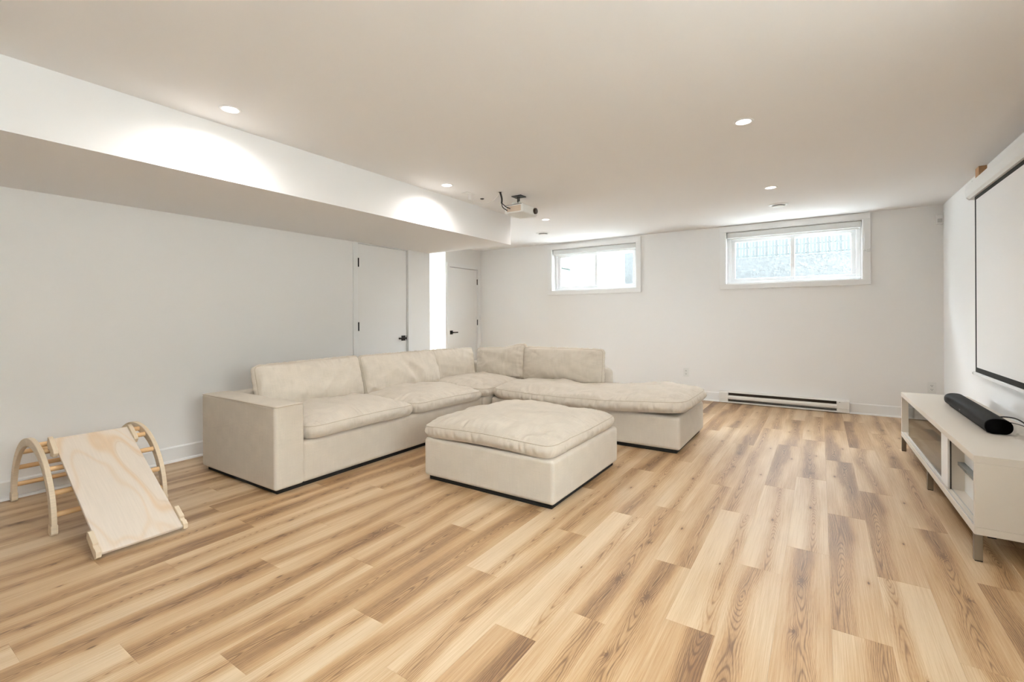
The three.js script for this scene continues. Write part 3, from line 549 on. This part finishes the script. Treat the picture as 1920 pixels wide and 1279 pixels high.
{
  const p = thing('projector', 'white ceiling projector hanging from a black mount, its lens towards the screen', 'projector', [-2.475, H, -3.92]);
  const x0 = -0.105, x1 = 0.105, y0 = -0.193, y1 = -0.108, z0 = -0.14, z1 = 0.14;
  mesh('body', rbox(x0, x1, y0, y1, z0, z1, 0.012, 3), M.plastic, p);
  mesh('vent_grille', [box(x0 + 0.03, x1 - 0.02, y0 + 0.014, y0 + 0.07, z1 - 0.001, z1 + 0.001), ...Array.from({ length: 11 }, (_, i) => box(x0 + 0.034 + i * 0.0135, x0 + 0.039 + i * 0.0135, y0 + 0.014, y0 + 0.07, z1, z1 + 0.0025))], std('#d8c4b0', 0.6), p);
  mesh('seam', box(x0 + 0.01, x1 - 0.012, y1 - 0.008, y1 - 0.004, z1 - 0.001, z1 + 0.0012), M.slot, p);
  const l = mesh('lens', cyl(0.03, 0.028, 0.022, 0, 0, 0, 32).rotateZ(-Math.PI / 2).translate(x1 + 0.008, -0.148, -0.088), std('#3a2c20', 0.4), p);
  mesh('glass', cyl(0.023, 0.023, 0.004, 0, 0, 0, 32).rotateZ(-Math.PI / 2).translate(x1 + 0.0185, -0.148, -0.088), phys('#120c08', 0.05, { clearcoat: 1 }), l);
  mesh('focus_knob', cyl(0.008, 0.008, 0.01, 0.06, y1 + 0.002, -0.03, 16), M.black, p);
  mesh('mount_plate', rbox(-0.085, 0.03, -0.008, 0, -0.05, 0.05, 0.003), M.blackMetal, p);
  mesh('mount_pole', cyl(0.014, 0.014, 0.06, -0.03, -0.036, 0, 20), M.blackMetal, p);
  for (const a of [0.7, 2.3, 3.9, 5.4]) mesh('mount_arm', tube([[-0.03, -0.062, 0], [-0.03 + 0.05 * Math.cos(a), -0.07, 0.06 * Math.sin(a)], [-0.02 + 0.08 * Math.cos(a), -0.109, 0.1 * Math.sin(a)]], 0.006, 12), M.plastic, p);
  mesh('foot', cyl(0.012, 0.014, 0.012, x0 + 0.02, y0 - 0.006, z1 - 0.025, 16), M.plastic, p);
  const hx = -2.56, hz = -3.68;
  const c = thing('cable_bundle', 'black braided cables dropping from a ceiling hole to the projector', 'cable', [hx, H, hz]);
  mesh('ceiling_grommet', new THREE.LatheGeometry([[0.018, 0], [0.02, -0.004], [0.03, -0.002], [0.034, 0]].map((q) => new THREE.Vector2(...q)), 32), M.plastic, c);
  mesh('ceiling_hole', cyl(0.018, 0.018, 0.002, 0, -0.001, 0, 24), M.black, c);
  mesh('braided_sleeve', tube([[0, -0.002, 0], [0.012, -0.03, 0.004], [0.018, -0.07, -0.002], [0.01, -0.11, -0.01]], 0.009, 40, 10), M.cable, c);
  mesh('lead', tube([[0.01, -0.105, -0.01], [0.008, -0.14, -0.03], [0.02, -0.165, -0.09]], 0.0045, 30), M.cable, c);
  mesh('lead', tube([[0.01, -0.105, -0.01], [0.03, -0.135, -0.05], [0.05, -0.15, -0.105]], 0.0045, 30), M.cable, c);
  const o = thing('ceiling_outlet', 'white ceiling outlet with a plug, left of the projector', 'outlet', [-2.845, H, -3.55]);
  mesh('plate', rbox(-0.037, 0.037, -0.006, 0, -0.06, 0.06, 0.003), M.plastic, o);
  mesh('receptacle', rbox(-0.017, 0.017, -0.009, -0.004, -0.04, -0.008, 0.002), M.plastic, o);
  const w = thing('white_cord', 'thin white cord sagging between the ceiling outlet and the cable hole', 'cord', [-2.845, H, -3.55]);
  mesh('plug', rbox(-0.013, 0.013, -0.06, -0.008, -0.036, -0.012, 0.006, 3), M.whiteCable, w);
  mesh('cord', tube([[0, -0.056, -0.024], [0.03, -0.075, -0.05], [0.1, -0.098, -0.09], [0.17, -0.09, -0.12], [0.24, -0.05, -0.13], [0.282, -0.006, -0.13]], 0.0035, 60), M.whiteCable, w);
  const k = tag(mesh('ceiling_socket', [cyl(0.02, 0.02, 0.003, 0, 0, 0, 32), cyl(0.014, 0.012, 0.004, 0, -0.003, 0, 24)], M.black), 'small round black socket in the ceiling beside the white cord', 'socket');
  k.position.set(-2.856, H - 0.002, -3.786);
}

// ------------------------------------------------------------------ outside the windows
{
  struct(mesh('ground', box(-16, 16, 0.5, 1.5, -18, ZB - 0.28), std('#e6e5e1', 0.95)));
  struct(mesh('yard', box(XR + 0.16, 16, 0.5, 0.8, ZB - 0.28, 12), std('#e8e7e3', 0.95)));
  struct(mesh('deck', box(XR + 0.15, XR + 1.9, 2.45, 2.6, -3.5, 2.5), std('#d9cfc0', 0.9)));
  struct(mesh('garden_wall', box(XR + 5.2, XR + 5.4, 0.8, 3.3, -7, 8), std('#efeae3', 0.9)));
  const speckle = dataTexture(256, 256, (x, y, c) => { const n = tileNoise(x / 4, y / 4, 64, 64, 3.1) + 0.6 * tileNoise(x / 9, y / 9, 256 / 9, 256 / 9, 8.8), v = 43 + 30 * n; c[0] = v * 0.97; c[1] = v * 1.01; c[2] = v * 1.0; });
  speckle.repeat.set(1.6, 1.6);
  const rough = std('#ffffff', 0.95, { map: speckle, bumpMap: speckle, bumpScale: 0.01 });
  const zf = -8.6;
  tag(mesh('retaining_wall', metricUV(box(-1.95, 4, 1.5, 2.11, zf - 0.2, zf)), rough), 'low roughcast wall seen through the wider window, below the slatted fence', 'wall');
  const f = thing('slatted_fence', 'grey fence of thin upright slats seen through the wider window', 'fence', [0, 2.11, zf]);
  const slat = box(-0.018, 0.018, 0, 1.0, -0.006, 0.006), slatMat = [std('#1b201f', 0.8), std('#151a19', 0.8), std('#202625', 0.8)], r = rng(5);
  for (let i = 0; i < 62; i++) { const m = mesh('slat', slat, slatMat[i % 3], f); m.position.set(-1.9 + i * 0.047, 0.005, (r() - 0.5) * 0.006); }
  for (const y of [0.03, 0.17, 0.33, 0.97]) mesh('rail', box(-1.93, 1.03, y - 0.007, y + 0.007, -0.016, -0.007), slatMat[1], f);
  for (const x of [-1.93, -0.55, 1.03]) mesh('post', cyl(0.03, 0.03, 1.15, x, 0.56, -0.04, 16), std('#8b9494', 0.5), f);
  const h = thing('neighbour_house', 'pale clapboard house wall seen through the smaller left window', 'house', [-4.6, 1.5, -9.6]);
  const boardMat = std('#7c7d7b', 0.7);
  mesh('wall', box(-3.4, 2.35, 0, 3.2, -0.3, -0.02), boardMat, h);
  for (let i = 0; i < 22; i++) { const b = mesh('siding_board', extrude([[0, 0], [0.022, 0], [0.006, 0.15], [0, 0.15]], 5.74), boardMat, h); b.rotation.y = -Math.PI / 2; b.position.set(2.345, 0.02 + i * 0.145, -0.02); b.scale.z = 1; }
  tag(mesh('corner_pillar', metricUV(box(-2.96, -2.55, 1.5, 2.8, -8.5, -8.2)), rough), 'grey rough pillar at the right edge of the smaller window', 'pillar');
  struct(mesh('boundary_wall', metricUV(box(-2.4, 6, 1.5, 3.5, -11.6, -11.4)), std('#3e4342', 0.9)));
  const bin = thing('garden_bin', 'pale green garden bin outside the smaller left window', 'bin', [-4.62, 1.5, -8.5]);
  const green = std('#39423c', 0.7);
  mesh('body', extrude([[-0.26, 0], [0.26, 0], [0.31, 0.62], [-0.31, 0.62]], 0.5, 0.01).translate(0, 0, -0.25), green, bin);
  mesh('lid', extrude([[-0.34, 0.63], [0.34, 0.63], [0.33, 0.66], [0.2, 0.7], [-0.2, 0.7], [-0.33, 0.66]], 0.56, 0.01).translate(0, 0, -0.28), green, bin);
}

// ------------------------------------------------------------------ shadows on, draw
scene.traverse((o) => { if (o.isMesh) { o.castShadow = true; o.receiveShadow = true; } if (o.isLight) o.castShadow = true; });
renderer.render(scene, camera);
